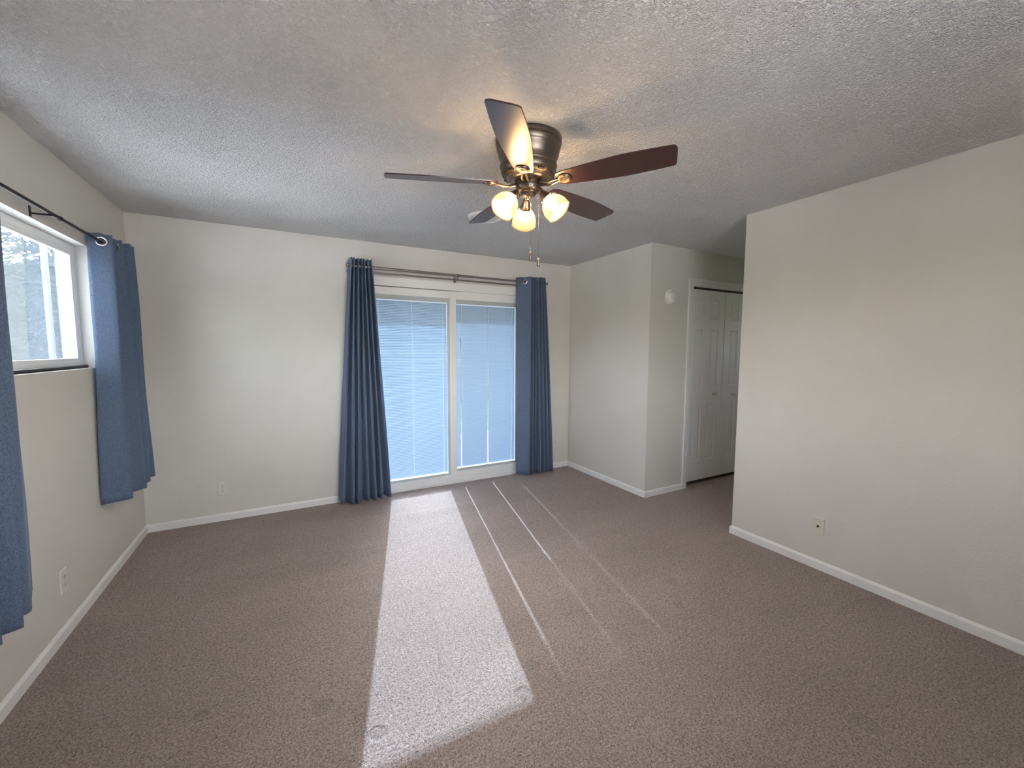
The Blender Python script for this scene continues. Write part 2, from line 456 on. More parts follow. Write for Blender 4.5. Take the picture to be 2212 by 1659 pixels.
# ------------------------------------------------------------------ closet bifold door (door_2)
d2 = struct(empty('door_2', (CX0, YA, 0)), 'pair of white six panel bifold closet doors in the hallway', 'door')
def child(name, bm, m, root, **kw):
    o = obj(name, bm, m, **kw); o.parent = root
    o.matrix_parent_inverse = Matrix.Translation(-Vector(root.location)) if root.rotation_euler.z == 0 else root.matrix_basis.inverted()
    return o
def casing(bm, ax, bx, z1, y, wd=0.066, t=0.014):
    # moulded casing: two steps per leg
    for (o0, o1, tt) in ((0, wd * 0.72, t * 0.65), (wd * 0.62, wd, t)):
        box(bm, ax - o1, ax - o0, y - tt, y, 0, z1 + o1)
        box(bm, bx + o0, bx + o1, y - tt, y, 0, z1 + o1)
        box(bm, ax - o0 * 1, bx + o0 * 1, y - tt, y, z1 + o0, z1 + o1)
bm = bm_new(); casing(bm, CX0, CX1, CZ1, YA)
box(bm, CX0 - 0.003, CX0 + 0.004, YA, YA + 0.11, 0, CZ1); box(bm, CX1 - 0.004, CX1 + 0.003, YA, YA + 0.11, 0, CZ1)
box(bm, CX0, CX1, YA, YA + 0.11, CZ1 - 0.004, CZ1 + 0.002)
child('casing', bm, mTrim, d2)
bm = bm_new(); box(bm, CX0 + 0.004, CX1 - 0.004, YA + 0.035, YA + 0.065, CZ1 - 0.026, CZ1 - 0.004)
child('track', bm, mTrack, d2)

def panel_leaf(x0, x1, knobx, knobz):
    yf = YA + 0.034; T = 0.03; z0, z1 = 0.045, 2.064
    bm = bm_new(); dr = 0.007
    box(bm, x0, x1, yf + dr, yf + T, z0, z1)
    wdt = x1 - x0; cols = [(x0 + 0.092, x0 + 0.232), (x0 + 0.325, x0 + 0.468)]
    rows = [(0.25, 0.855), (1.05, 1.655), (1.763, 1.962)]
    xs = [x0, cols[0][0], cols[0][1], cols[1][0], cols[1][1], x1]
    zs = [z0, rows[0][0], rows[0][1], rows[1][0], rows[1][1], rows[2][0], rows[2][1], z1]
    # front skin: cells that are panels get bevel + raised field
    def quad(a, b, c, d): bm.faces.new([bm.verts.new(p) for p in (a, b, c, d)])
    for i in range(5):
        for j in range(7):
            xa, xb, za, zb = xs[i], xs[i + 1], zs[j], zs[j + 1]
            if i in (1, 3) and j in (1, 3, 5):
                levels = [(0.0, yf), (0.011, yf + dr - 0.0005), (0.018, yf + dr - 0.0005), (0.036, yf + 0.002)]
                for (o0, ya), (o1, yb) in zip(levels, levels[1:]):
                    A = [(xa + o0, ya, za + o0), (xb - o0, ya, za + o0), (xb - o0, ya, zb - o0), (xa + o0, ya, zb - o0)]
                    B = [(xa + o1, yb, za + o1), (xb - o1, yb, za + o1), (xb - o1, yb, zb - o1), (xa + o1, yb, zb - o1)]
                    for k in range(4): quad(A[k], A[(k + 1) % 4], B[(k + 1) % 4], B[k])
                o, y = levels[-1]
                quad((xa + o, y, za + o), (xb - o, y, za + o), (xb - o, y, zb - o), (xa + o, y, zb - o))
            else:
                quad((xa, yf, za), (xb, yf, za), (xb, yf, zb), (xa, yf, zb))
    for (xx) in (x0, x1): quad((xx, yf, z0), (xx, yf + dr, z0), (xx, yf + dr, z1), (xx, yf, z1))
    for zz in (z0, z1): quad((x0, yf, zz), (x1, yf, zz), (x1, yf + dr, zz), (x0, yf + dr, zz))
    bmesh.ops.remove_doubles(bm, verts=bm.verts, dist=1e-5)
    lf = child('door_leaf', bm, mDoorPaint, d2)
    bm = bm_new()
    lathe(bm, [(0, 0), (0.017, 0), (0.016, 0.003), (0.007, 0.006), (0.007, 0.016), (0.015, 0.022), (0.0185, 0.03), (0.016, 0.037), (0.008, 0.041), (0, 0.042)], 24,
          Matrix.Translation((knobx, yf, knobz)) @ Matrix.Rotation(radians(90), 4, 'X'))
    k = obj('knob', bm, mKnob, smooth=True); k.parent = lf
    return lf
l1 = panel_leaf(3.607, 4.170, 4.035, 0.967)
l2 = panel_leaf(4.178, 4.741, 4.355, 0.952)

# ------------------------------------------------------------------ sliding patio door (door_1)
d1 = struct(empty('door_1', (DX0, YB, 0)), 'white sliding patio door with blinds between two blue curtains', 'door')
F0 = YB - 0.010
bm = bm_new()
def head(z0, z1, y0, y1): box(bm, DX0, DX1, y0, y1, z0, z1, 0.002)
head(2.052, DZ1 - 0.001, F0, YB + 0.14)          # head, face flush
box(bm, DX0, DX1, F0 + 0.0, YB + 0.10, 2.046, 2.056, 0.001)
box(bm, DX0, DX0 + 0.042, F0, YB + 0.14, 0.0, 2.055, 0.002)
box(bm, DX1 - 0.042, DX1, F0, YB + 0.14, 0.0, 2.055, 0.002)
box(bm, DX0 + 0.04, DX1 - 0.04, F0 + 0.004, YB + 0.14, 0.0, 0.022, 0.002)
box(bm, DX0 + 0.04, DX1 - 0.04, YB + 0.052, YB + 0.062, 0.02, 0.045)
box(bm, DX0 + 0.04, DX1 - 0.04, YB + 0.052, YB + 0.062, 2.02, 2.06)
child('door_frame', bm, mVinyl, d1)

def sash(name, x0, x1, yf, z0, z1, gl0, gl1, gz0, gz1, depth=0.038):
    """outer x0..x1, z0..z1; sight opening gl0..gl1, gz0..gz1"""
    bm = bm_new(); yb = yf + depth; bz = 0.026
    box(bm, x0, gl0 - bz, yf, yb, z0, z1, 0.0025); box(bm, gl1 + bz, x1, yf, yb, z0, z1, 0.0025)
    box(bm, gl0 - bz, gl1 + bz, yf, yb, gz1 + 0.040, z1, 0.0025); box(bm, gl0 - bz, gl1 + bz, yf, yb, z0, gz0 - bz, 0.0025)
    s = child(name, bm, mVinyl, d1)
    bm = bm_new(); y0 = yf + 0.006
    A = [(gl0 - bz, gz0 - bz), (gl1 + bz, gz0 - bz), (gl1 + bz, gz1 + 0.04), (gl0 - bz, gz1 + 0.04)]
    B = [(gl0, gz0), (gl1, gz0), (gl1, gz1), (gl0, gz1)]
    va = [bm.verts.new((x, y0, z)) for x, z in A]; vb = [bm.verts.new((x, y0 + 0.008, z)) for x, z in B]
    vc = [bm.verts.new((x, yb - 0.004, z)) for x, z in B]; vd = [bm.verts.new((x, yb - 0.004, z)) for x, z in A]
    for ra, rb in ((va, vb), (vb, vc), (vc, vd)):
        for k in range(4): bm.faces.new((ra[k], ra[(k + 1) % 4], rb[(k + 1) % 4], rb[k]))
    bd = obj('glazing_bead', bm, mBezel); bd.parent = s
    for nm, yy in (('glass_pane', yf + 0.012), ('glass_pane', yb - 0.010)):
        bm = bm_new(); vs = [bm.verts.new((x, yy, z)) for x, z in B]; bm.faces.new(vs)
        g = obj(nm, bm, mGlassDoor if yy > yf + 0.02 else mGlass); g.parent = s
    return s

def blind(s, x0, x1, z0, z1, yc, tilt, strings, pitch=0.0155, wd=0.0175, notch=0.0):
    bm = bm_new(); n = int((z1 - z0) / pitch)
    rnd = random.Random(5)
    for i in range(n):
        z = z1 - pitch * (i + 0.5); tt = tilt + rnd.uniform(-0.012, 0.012)
        pr = []
        for k in range(4):
            u = (k / 3 - 0.5) * wd; crown = 0.0011 * (1 - (2 * k / 3 - 1) ** 2)
            # u>0 towards outside (+y, up)
            pr.append((yc + u * cos(tt) - crown * sin(tt), z + u * sin(tt) + crown * cos(tt)))
        segs = []; xs = x0
        for t, zm in zip(strings, (1.56, 1.17, 0.0)):
            nn = notch if z < zm else notch * 0.3
            if notch > 0: segs.append((xs, t - nn)); xs = t + nn
        segs.append((xs, x1))
        for (a, b) in segs:
            va = [bm.verts.new((a, y, zz)) for y, zz in pr]; vb = [bm.verts.new((b, y, zz)) for y, zz in pr]
            for k in range(3): bm.faces.new((va[k], va[k + 1], vb[k + 1], vb[k]))
    o = obj('blind_slats', bm, mSlat, smooth=True); o.parent = s
    bm = bm_new()
    for t in strings:
        off = 0.0045 if notch > 0 else 0.0
        tube(bm, (t + off, yc - 0.0115, z0), (t + off, yc - 0.0115, z1 + 0.005), 0.0012, seg=6)
    o = obj('ladder_cords', bm, mCord); o.parent = s
    bm = bm_new(); box(bm, x0, x1, yc - 0.009, yc + 0.009, z1, z1 + 0.010); box(bm, x0, x1, yc - 0.007, yc + 0.007, z0 - 0.008, z0)
    o = obj('blind_rails', bm, mCord); o.parent = s

GZ0, GZ1 = 0.122, 1.922
sA = sash('sliding_panel', 0.630, 1.548, YB + 0.006, 0.010, 2.040, 0.700, 1.452, 0.118, 1.926, 0.044)
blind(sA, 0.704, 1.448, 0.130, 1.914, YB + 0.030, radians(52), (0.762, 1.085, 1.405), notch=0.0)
sB = sash('fixed_panel', 1.480, 2.352, YB + 0.066, 0.020, 2.050, 1.548, 2.300, 0.135, 1.926, 0.044)
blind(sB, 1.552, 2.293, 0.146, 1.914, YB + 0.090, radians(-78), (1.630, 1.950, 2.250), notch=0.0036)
bm = bm_new(); box(bm, 0.640, 0.662, YB - 0.03, YB + 0.008, 0.92, 1.14, 0.006)
hnd = obj('door_handle', bm, mVinyl); hnd.parent = sA

# ------------------------------------------------------------------ left window (window_1)
w1 = struct(empty('window_1', (XL, WY0, WZ0)), 'white sliding window in the left wall', 'window')
XF = XL - 0.066          # frame face
bm = bm_new(); fw_ = 0.040
box(bm, XF - 0.052, XF, WY0, WY0 + fw_, WZ0, WZ1, 0.002); box(bm, XF - 0.052, XF, WY1 - fw_, WY1, WZ0, WZ1, 0.002)
box(bm, XF - 0.052, XF, WY0 + fw_, WY1 - fw_, WZ1 - fw_, WZ1, 0.002); box(bm, XF - 0.052, XF, WY0 + fw_, WY1 - fw_, WZ0, WZ0 + fw_, 0.002)
child('window_frame', bm, mAlum, w1)
def wsash(nm, y0, y1, xf, sw=0.030):
    z0, z1 = WZ0 + fw_ - 0.005, WZ1 - fw_ + 0.005
    bm = bm_new()
    box(bm, xf - 0.022, xf, y0, y0 + sw, z0, z1, 0.002); box(bm, xf - 0.022, xf, y1 - sw, y1, z0, z1, 0.002)
    box(bm, xf - 0.022, xf, y0 + sw, y1 - sw, z1 - sw, z1, 0.002); box(bm, xf - 0.022, xf, y0 + sw, y1 - sw, z0, z0 + sw * 0.8, 0.002)
    s = child(nm, bm, mAlum, w1)
    bm = bm_new(); vs = [bm.verts.new(p) for p in ((xf - 0.011, y0 + sw, z0), (xf - 0.011, y1 - sw, z0), (xf - 0.011, y1 - sw, z1), (xf - 0.011, y0 + sw, z1))]; bm.faces.new(vs)
    g = obj('glass_pane', bm, mGlass); g.parent = s
    return s
ymid = 2.45
wsash('window_sash', ymid - 0.02, WY1 - fw_ + 0.004, XF - 0.001)
wsash('window_sash', WY0 + fw_ - 0.004, ymid + 0.02, XF - 0.024)
bm = bm_new(); vs = [bm.verts.new(p) for p in ((XF - 0.050, WY0 + fw_, WZ0 + fw_), (XF - 0.050, WY1 - fw_, WZ0 + fw_), (XF - 0.050, WY1 - fw_, WZ1 - fw_), (XF - 0.050, WY0 + fw_, WZ1 - fw_))]; bm.faces.new(vs)
child('insect_screen', bm, mScreen, w1)

w2 = struct(empty('fill_window_2', (NX0, YN, NZ0)), 'white window added behind the camera for fill light', 'window')  # unseen window added to bring fill light into the room
bm = bm_new()
for (a, b, c_, d_) in ((NX0, NX0 + 0.05, NZ0, NZ1), (NX1 - 0.05, NX1, NZ0, NZ1), (NX0, NX1, NZ0, NZ0 + 0.05), (NX0, NX1, NZ1 - 0.05, NZ1), ((NX0 + NX1) / 2 - 0.03, (NX0 + NX1) / 2 + 0.03, NZ0, NZ1)):
    box(bm, a, b, YN - 0.12, YN - 0.06, c_, d_)
child('window_frame', bm, mAlum, w2)
bm = bm_new(); vs = [bm.verts.new(p) for p in ((NX0, YN - 0.09, NZ0), (NX1, YN - 0.09, NZ0), (NX1, YN - 0.09, NZ1), (NX0, YN - 0.09, NZ1))]; bm.faces.new(vs)
child('glass_pane', bm, mGlass, w2)

w3 = struct(empty('fill_window_3', (XH, YR + 0.33, 1.45)), 'small window added at the far end of the hallway for fill light', 'window')  # unseen window added to brighten the hallway and closet doors
bm = bm_new()
for (a, b, c_, d_) in ((YR + 0.33, YR + 0.37, 1.45, 1.9), (YA - 0.37, YA - 0.33, 1.45, 1.9), (YR + 0.33, YA - 0.33, 1.45, 1.49), (YR + 0.33, YA - 0.33, 1.86, 1.9)):
    box(bm, XH + 0.03, XH + 0.08, a, b, c_, d_)
child('window_frame', bm, mAlum, w3)
bm = bm_new(); vs = [bm.verts.new(p) for p in ((XH + 0.05, YR + 0.33, 1.45), (XH + 0.05, YA - 0.33, 1.45), (XH + 0.05, YA - 0.33, 1.9), (XH + 0.05, YR + 0.33, 1.9))]; bm.faces.new(vs)
child('glass_pane', bm, mGlass, w3)

# black rod lying on the sill
bm = bm_new(); tube(bm, (XF + 0.020, 1.98, WZ0 + 0.0095), (XF + 0.020, 3.418, WZ0 + 0.0095), 0.0095, seg=14)
tag(obj('security_rod', bm, mBlack, smooth=True, autosmooth=40), 'black rod lying along the left windowsill against the frame', 'rod')

# ------------------------------------------------------------------ curtains
def curtain(name, label, folds_top, folds_bot, ztop, zbot, sideN, group, grommets=(), nz=40, sub=6, lean=None, seed=0):
    """folds_*: lists of (x, y) fold vertices, sharp pleats smoothed into waves; same count."""
    rnd = random.Random(seed)
    n = len(folds_top)
    def smooth_path(P):
        out = []
        for i in range(n - 1):
            a, b = Vector(P[i]), Vector(P[i + 1])
            for k in range(sub):
                t = k / sub
                s = t * t * (3 - 2 * t) * 0.35 + t * 0.65        # nearly straight panels
                out.append(a.lerp(b, s))
        out.append(Vector(P[-1]))
        # round the fold tips
        for _ in range(1):
            q = [out[0]] + [(out[i - 1] + out[i] * 2 + out[i + 1]) / 4 for i in range(1, len(out) - 1)] + [out[-1]]
            out = q
        return out
    T, B = smooth_path(folds_top), smooth_path(folds_bot)
    m = len(T)
    def zt(i): return ztop[0] + (ztop[1] - ztop[0]) * i / (m - 1) + 0.004 * sin(i * 1.7 + seed)
    def zb(i):
        s = i / (m - 1) * (len(zbot) - 1); k = min(int(s), len(zbot) - 2); return zbot[k] + (zbot[k + 1] - zbot[k]) * (s - k)
    ph = [rnd.uniform(0, 6.28) for _ in range(4)]
    bm = bm_new(); grid = []
    for j in range(nz + 1):
        t = j / nz; row = []
        e_ = t ** 0.85
        for i in range(m):
            p = T[i].lerp(B[i], e_)
            wob = 0.006 * sin(3.1 * t + ph[0] + i * 0.21) * t + 0.0025 * sin(9 * t + ph[1] + i * 0.35)
            z = zt(i) + (zb(i) - zt(i)) * t
            row.append(bm.verts.new((p.x + wob * (0.6 if sideN == 'y' else 1), p.y + wob * (1 if sideN == 'y' else 0.6), z)))
        grid.append(row)
    for j in range(nz):
        for i in range(m - 1):
            bm.faces.new((grid[j][i], grid[j][i + 1], grid[j + 1][i + 1], grid[j + 1][i]))
    root = empty(name, (B[m // 2].x, B[m // 2].y, min(zbot)))
    o = child('curtain_cloth', bm, mCloth, root, smooth=True)
    sol = o.modifiers.new('thickness', 'SOLIDIFY'); sol.thickness = 0.0025; sol.offset = 0
    # stitched hem bands
    for (x, y, z, ax) in grommets:
        bm = bm_new()
        prof = [(0.0185, -0.003), (0.0275, -0.002), (0.0285, 0.0), (0.0275, 0.002), (0.0185, 0.003), (0.0175, 0.0), (0.0185, -0.003)]
        mt = Matrix.Translation((x, y, z)) @ Vector(ax).to_track_quat('Z', 'Y').to_matrix().to_4x4()
        lathe(bm, prof, 28, mt)
        child('grommet', bm, mChrome, root, smooth=True)
    tag(root, label, 'curtain', group)
    return root

def zig(x0, x1, n, ya, yb, jit, seed, first=0):
    r = random.Random(seed); out = []
    for i in range(n):
        t = i / (n - 1)
        y = (ya if (i + first) % 2 == 0 else yb) + r.uniform(-jit, jit)
        out.append((x0 + (x1 - x0) * t + (r.uniform(-jit, jit) * 0.8 if 0 < i < n - 1 else 0), y))
    return out
YRod = 4.000
curtain('blue_curtain', 'slate blue curtain gathered on the left side of the patio door',
        zig(0.503, 0.690, 15, YRod + 0.050, YRod - 0.055, 0.007, 3),
        zig(0.352, 0.835, 15, YRod + 0.050, YRod - 0.075, 0.016, 9),
        (2.256, 2.248), (0.045, 0.02, 0.012, 0.022, 0.015, 0.024, 0.02), 'y', 'curtains at the patio door', seed=1)
tp = [(2.240, YRod + 0.062), (2.255, YRod + 0.055), (2.378, YRod - 0.055)] + zig(2.392, 2.548, 12, YRod + 0.05, YRod - 0.055, 0.007, 21)
bt = [(2.232, YRod + 0.035), (2.245, YRod + 0.02), (2.355, YRod - 0.070)] + zig(2.375, 2.672, 12, YRod + 0.06, YRod - 0.070, 0.018, 25)
curtain('blue_curtain', 'slate blue curtain gathered on the right side of the patio door', tp, bt,
        (2.238, 2.246), (0.03, 0.015, 0.02, 0.012, 0.02, 0.018), 'y', 'curtains at the patio door',
        grommets=[(2.317, YRod - 0.001, 2.187, (0.70, 0.78, 0))], seed=2)
XRod = -0.975
# right-hand curtain of the left window
tp = [(-1.030, 3.385), (-0.925, 3.435), (-0.985, 3.52), (-0.925, 3.60), (-0.99, 3.67), (-0.915, 3.715), (-0.99, 3.78), (-0.92, 3.815), (-1.0, 3.86)]
bt = [(-1.022, 3.290), (-0.900, 3.365), (-0.975, 3.49), (-0.895, 3.605), (-0.97, 3.68), (-0.900, 3.770), (-0.98, 3.85), (-0.92, 3.90), (-1.0, 3.95)]
curtain('blue_curtain', 'slate blue curtain hanging at the right end of the left window', tp, bt,
        (2.125, 2.145), (0.500, 0.492, 0.488, 0.495, 0.49), 'x', 'curtains at the left window',
        grommets=[(-0.972, 3.400, 2.080, (0.35, -0.95, 0)), (-0.955, 3.56, 2.080, (0.5, 0.8, 0))], seed=3)
tp = [(-0.985, 2.400), (-0.905, 2.240), (-0.985, 2.180), (-0.905, 2.140), (-0.985, 2.10), (-0.905, 2.07), (-0.985, 2.03), (-0.905, 2.00), (-0.985, 1.96)]
bt = [(-0.980, 2.405), (-0.903, 2.198), (-0.965, 2.120), (-0.885, 2.080), (-0.975, 2.03), (-0.89, 1.99), (-0.98, 1.94), (-0.90, 1.90), (-0.985, 1.84)]
curtain('blue_curtain', 'dark backlit slate blue curtain at the left edge of the photo, across the left window', tp, bt,
        (2.14, 2.14), (0.433, 0.430, 0.432, 0.43), 'x', 'curtains at the left window', seed=4)

# ------------------------------------------------------------------ curtain rods
r1 = empty('curtain_rod', (1.53, YB, 2.18))
bm = bm_new(); tube(bm, (0.500, YRod, 2.186), (1.70, YRod, 2.186), 0.0128, seg=16); child('front_rod', bm, mPewter, r1, smooth=True, autosmooth=40)
bm = bm_new(); tube(bm, (1.70, YRod, 2.186), (2.588, YRod, 2.186), 0.0108, seg=16); tube(bm, (1.692, YRod, 2.186), (1.702, YRod, 2.186), 0.0135, seg=16)
child('telescoping_rod', bm, mPewter, r1, smooth=True, autosmooth=40)
bm = bm_new(); tube(bm, (0.505, YRod + 0.055, 2.152), (2.575, YRod + 0.055, 2.152), 0.0085, seg=12); child('rear_rod', bm, mPewter, r1, smooth=True, autosmooth=40)
for (fx, fy, fz, fr, sgn) in ((0.497, YRod, 2.190, 0.017, -1), (2.590, YRod, 2.186, 0.0165, 1), (0.500, YRod + 0.055, 2.152, 0.012, -1)):
    bm = bm_new(); k = fr / 0.017
    lathe(bm, [(0, -0.012 * k), (0.009 * k, -0.012 * k), (0.009 * k, -0.004 * k), (0.013 * k, 0.001), (0.017 * k, 0.009 * k), (0.0165 * k, 0.017 * k), (0.011 * k, 0.025 * k), (0, 0.028 * k)], 20,
          Matrix.Translation((fx, fy, fz)) @ Matrix.Rotation(radians(90) * sgn, 4, 'Y'))
    child('finial', bm, mPewter, r1, smooth=True, autosmooth=50)
for bx in (0.53, 1.530, 2.53):
    bm = bm_new()
    box(bm, bx - 0.011, bx + 0.011, YB - 0.004, YB - 0.0002, 2.09, 2.185, 0.001)
    path_tube(bm, [(bx, YB - 0.004, 2.125), (bx, YB - 0.05, 2.142), (bx, YRod + 0.01, 2.160), (bx, YRod, 2.173)], 0.0055, 10)
    lathe(bm, [(0.0130, -0.006), (0.0168, -0.006), (0.0168, 0.006), (0.0130, 0.006), (0.0130, -0.006)], 20, Matrix.Translation((bx, YRod, 2.186)) @ Matrix.Rotation(radians(90), 4, 'Y'))
    lathe(bm, [(0.0088, -0.005), (0.012, -0.005), (0.012, 0.005), (0.0088, 0.005), (0.0088, -0.005)], 16, Matrix.Translation((bx, YRod + 0.055, 2.152)) @ Matrix.Rotation(radians(90), 4, 'Y'))
    child('bracket', bm, mPewter, r1)
tag(r1, 'double pewter curtain rod mounted above the sliding patio door', 'curtain rod')

r2 = empty('curtain_rod', (XL, 2.6, 2.078))
bm = bm_new(); tube(bm, (XRod, 1.80, 2.078), (XRod, 3.93, 2.078), 0.0085, seg=14); tube(bm, (XRod, 2.895, 2.078), (XRod, 2.915, 2.078), 0.011, seg=14)
child('rod', bm, mBlack, r2, smooth=True, autosmooth=40)
for by in (1.85, 2.800, 3.90):
    bm = bm_new(); box(bm, XL, XL + 0.003, by - 0.008, by + 0.008, 2.05, 2.098)
    box(bm, XL, XRod + 0.012, by - 0.0025, by + 0.0025, 2.062, 2.0695)
    child('bracket', bm, mBlack, r2)
bm = bm_new(); lathe(bm, [(0, -0.01), (0.0085, -0.01), (0.013, 0.0), (0.015, 0.010), (0.011, 0.02), (0, 0.024)], 18, Matrix.Translation((XRod, 3.935, 2.078)) @ Matrix.Rotation(radians(-90), 4, 'X'))
child('finial', bm, mBlack, r2, smooth=True)
tag(r2, 'thin black curtain rod above the left window', 'curtain rod')

# ------------------------------------------------------------------ ceiling fan with three lamps
FC = Vector((1.048, 1.783, ZC))
fan = empty('ceiling_fan', FC)
def fchild(name, bm, m, par=None, **kw):
    o = obj(name, bm, m, **kw); o.parent = par or fan; return o
bm = bm_new()
lathe(bm, [(0, 0), (0.157, 0), (0.159, -0.006), (0.158, -0.022), (0.152, -0.026), (0.155, -0.030), (0.153, -0.046), (0.149, -0.052)], 64)
fchild('canopy', bm, mBronze, smooth=True, autosmooth=35)
bm = bm_new()
lathe(bm, [(0.149, -0.052), (0.1465, -0.056), (0.146, -0.075), (0.139, -0.088), (0.1355, -0.10), (0.1345, -0.118), (0.138, -0.122), (0.1365, -0.130), (0.133, -0.133),
           (0.133, -0.150), (0.128, -0.160), (0.117, -0.170), (0.108, -0.174), (0.106, -0.177), (0.098, -0.180), (0.096, -0.183), (0.088, -0.186), (0.085, -0.190), (0.070, -0.192), (0, -0.192)], 64)
mot = fchild('motor_housing', bm, mBronze, smooth=True, autosmooth=35)
for k in range(10):
    bm = bm_new(); a = 2 * pi * k / 10 + 0.3
    M4 = Matrix.Rotation(a, 4, 'Z') @ Matrix.Translation((0.1195, 0, -0.1695)) @ Matrix.Rotation(radians(48), 4, 'Y')
    vs = box(bm, -0.004, 0.004, -0.016, 0.016, -0.0045, 0.0045)
    bmesh.ops.transform(bm, matrix=M4, verts=vs)
    fchild('vent_slot', bm, mDark, mot)
bm = bm_new()
lathe(bm, [(0, -0.190), (0.062, -0.190), (0.064, -0.198), (0.057, -0.201), (0.057, -0.214), (0.059, -0.216), (0.057, -0.232), (0.052, -0.238), (0.040, -0.241), (0.036, -0.246), (0.036, -0.253), (0.028, -0.259), (0.012, -0.262), (0.010, -0.268), (0.006, -0.272), (0, -0.273)], 48)
swh = fchild('switch_housing', bm, mBronze, smooth=True, autosmooth=35)
bm = bm_new()
for k in range(3):
    a = radians(239 + (k - 1) * 12)
    vs = tube(bm, (cos(a) * 0.0535, sin(a) * 0.0535, -0.2235), (cos(a) * 0.0585, sin(a) * 0.0585, -0.2235), 0.003, seg=10)
fchild('reverse_switch', bm, mDark, swh)

def blade_mesh():
    bm = bm_new(); r0, r1 = 0.150, 0.680; T = 0.0055
    def half(t):
        # half width along the blade
        wv = 0.043 + 0.028 * min(1, t / 0.55) ** 0.8
        if t < 0.06: wv *= 0.80 + 0.20 * math.sqrt(t / 0.06)
        if t > 0.60: wv -= 0.010 * ((t - 0.60) / 0.40) ** 1.6
        if t > 0.975: wv -= 0.020 * ((t - 0.975) / 0.025) ** 2
        return wv
    ts = [0, .01, .025, .045, .06] + [.06 + i * .05 for i in range(1, 18)] + [.93, .95, .965, .975, .985, .993, 1.0]
    top = []; bot = []
    for t in ts:
        x = r0 + (r1 - r0) * t; h = half(t)
        sk = 0.010 * max(0, (t - 0.9) / 0.1)      # slanted tip
        row_t = []; row_b = []
        for k in range(7):
            u = k / 6 * 2 - 1; xx = x - sk * (u + 1) * 0.5
            row_t.append(bm.verts.new((xx, u * h, T / 2))); row_b.append(bm.verts.new((xx, u * h, -T / 2)))
        top.append(row_t); bot.append(row_b)
    for i in range(len(ts) - 1):
        for k in range(6):
            bm.faces.new((top[i][k], top[i + 1][k], top[i + 1][k + 1], top[i][k + 1]))
            bm.faces.new((bot[i][k], bot[i][k + 1], bot[i + 1][k + 1], bot[i + 1][k]))
        bm.faces.new((top[i][0], bot[i][0], bot[i + 1][0], top[i + 1][0]))
        bm.faces.new((top[i][6], top[i + 1][6], bot[i + 1][6], bot[i][6]))
    for k in range(6):
        bm.faces.new((top[0][k], top[0][k + 1], bot[0][k + 1], bot[0][k]))
        bm.faces.new((top[-1][k], bot[-1][k], bot[-1][k + 1], top[-1][k + 1]))
    return bm
def iron_mesh():
    bm = bm_new()
    # curved arm from the motor to the blade, then a round medallion under the blade root
    for s in (-1, 1):
        path_tube(bm, [(0.060, s * 0.010, -0.003), (0.085, s * 0.014, -0.012), (0.110, s * 0.014, -0.016), (0.135, s * 0.010, -0.010), (0.160, s * 0.008, -0.0075)], [0.006, 0.0055, 0.005, 0.005, 0.004], 8)
    lathe(bm, [(0, -0.0125), (0.006, -0.0125), (0.007, -0.0105), (0.020, -0.0110), (0.0235, -0.0130), (0.0265, -0.0125), (0.0275, -0.0095), (0.031, -0.0095), (0.033, -0.0065), (0.033, -0.0028), (0, -0.0028)], 36,
          Matrix.Translation((0.186, 0, 0)))
    return bm
b_me = i_me = None
PITCH = radians(13)
for k in range(5):
    th = radians(16.2 + 72 * k)
    if k == 0:
        bo = fchild('fan_blade', blade_mesh(), mBlade); io = obj('blade_arm', iron_mesh(), mBronze, smooth=True, autosmooth=40); io.parent = bo
        b_me, i_me = bo.data, io.data
    else:
        bo = bpy.data.objects.new('fan_blade', b_me); sc.collection.objects.link(bo); bo.parent = fan
        io = bpy.data.objects.new('blade_arm', i_me); sc.collection.objects.link(io); io.parent = bo
    bo.rotation_mode = 'QUATERNION'
    bo.rotation_quaternion = (Matrix.Rotation(th, 4, 'Z') @ Matrix.Rotation(-PITCH, 4, 'X')).to_quaternion()
    bo.location = (0, 0, -0.203)

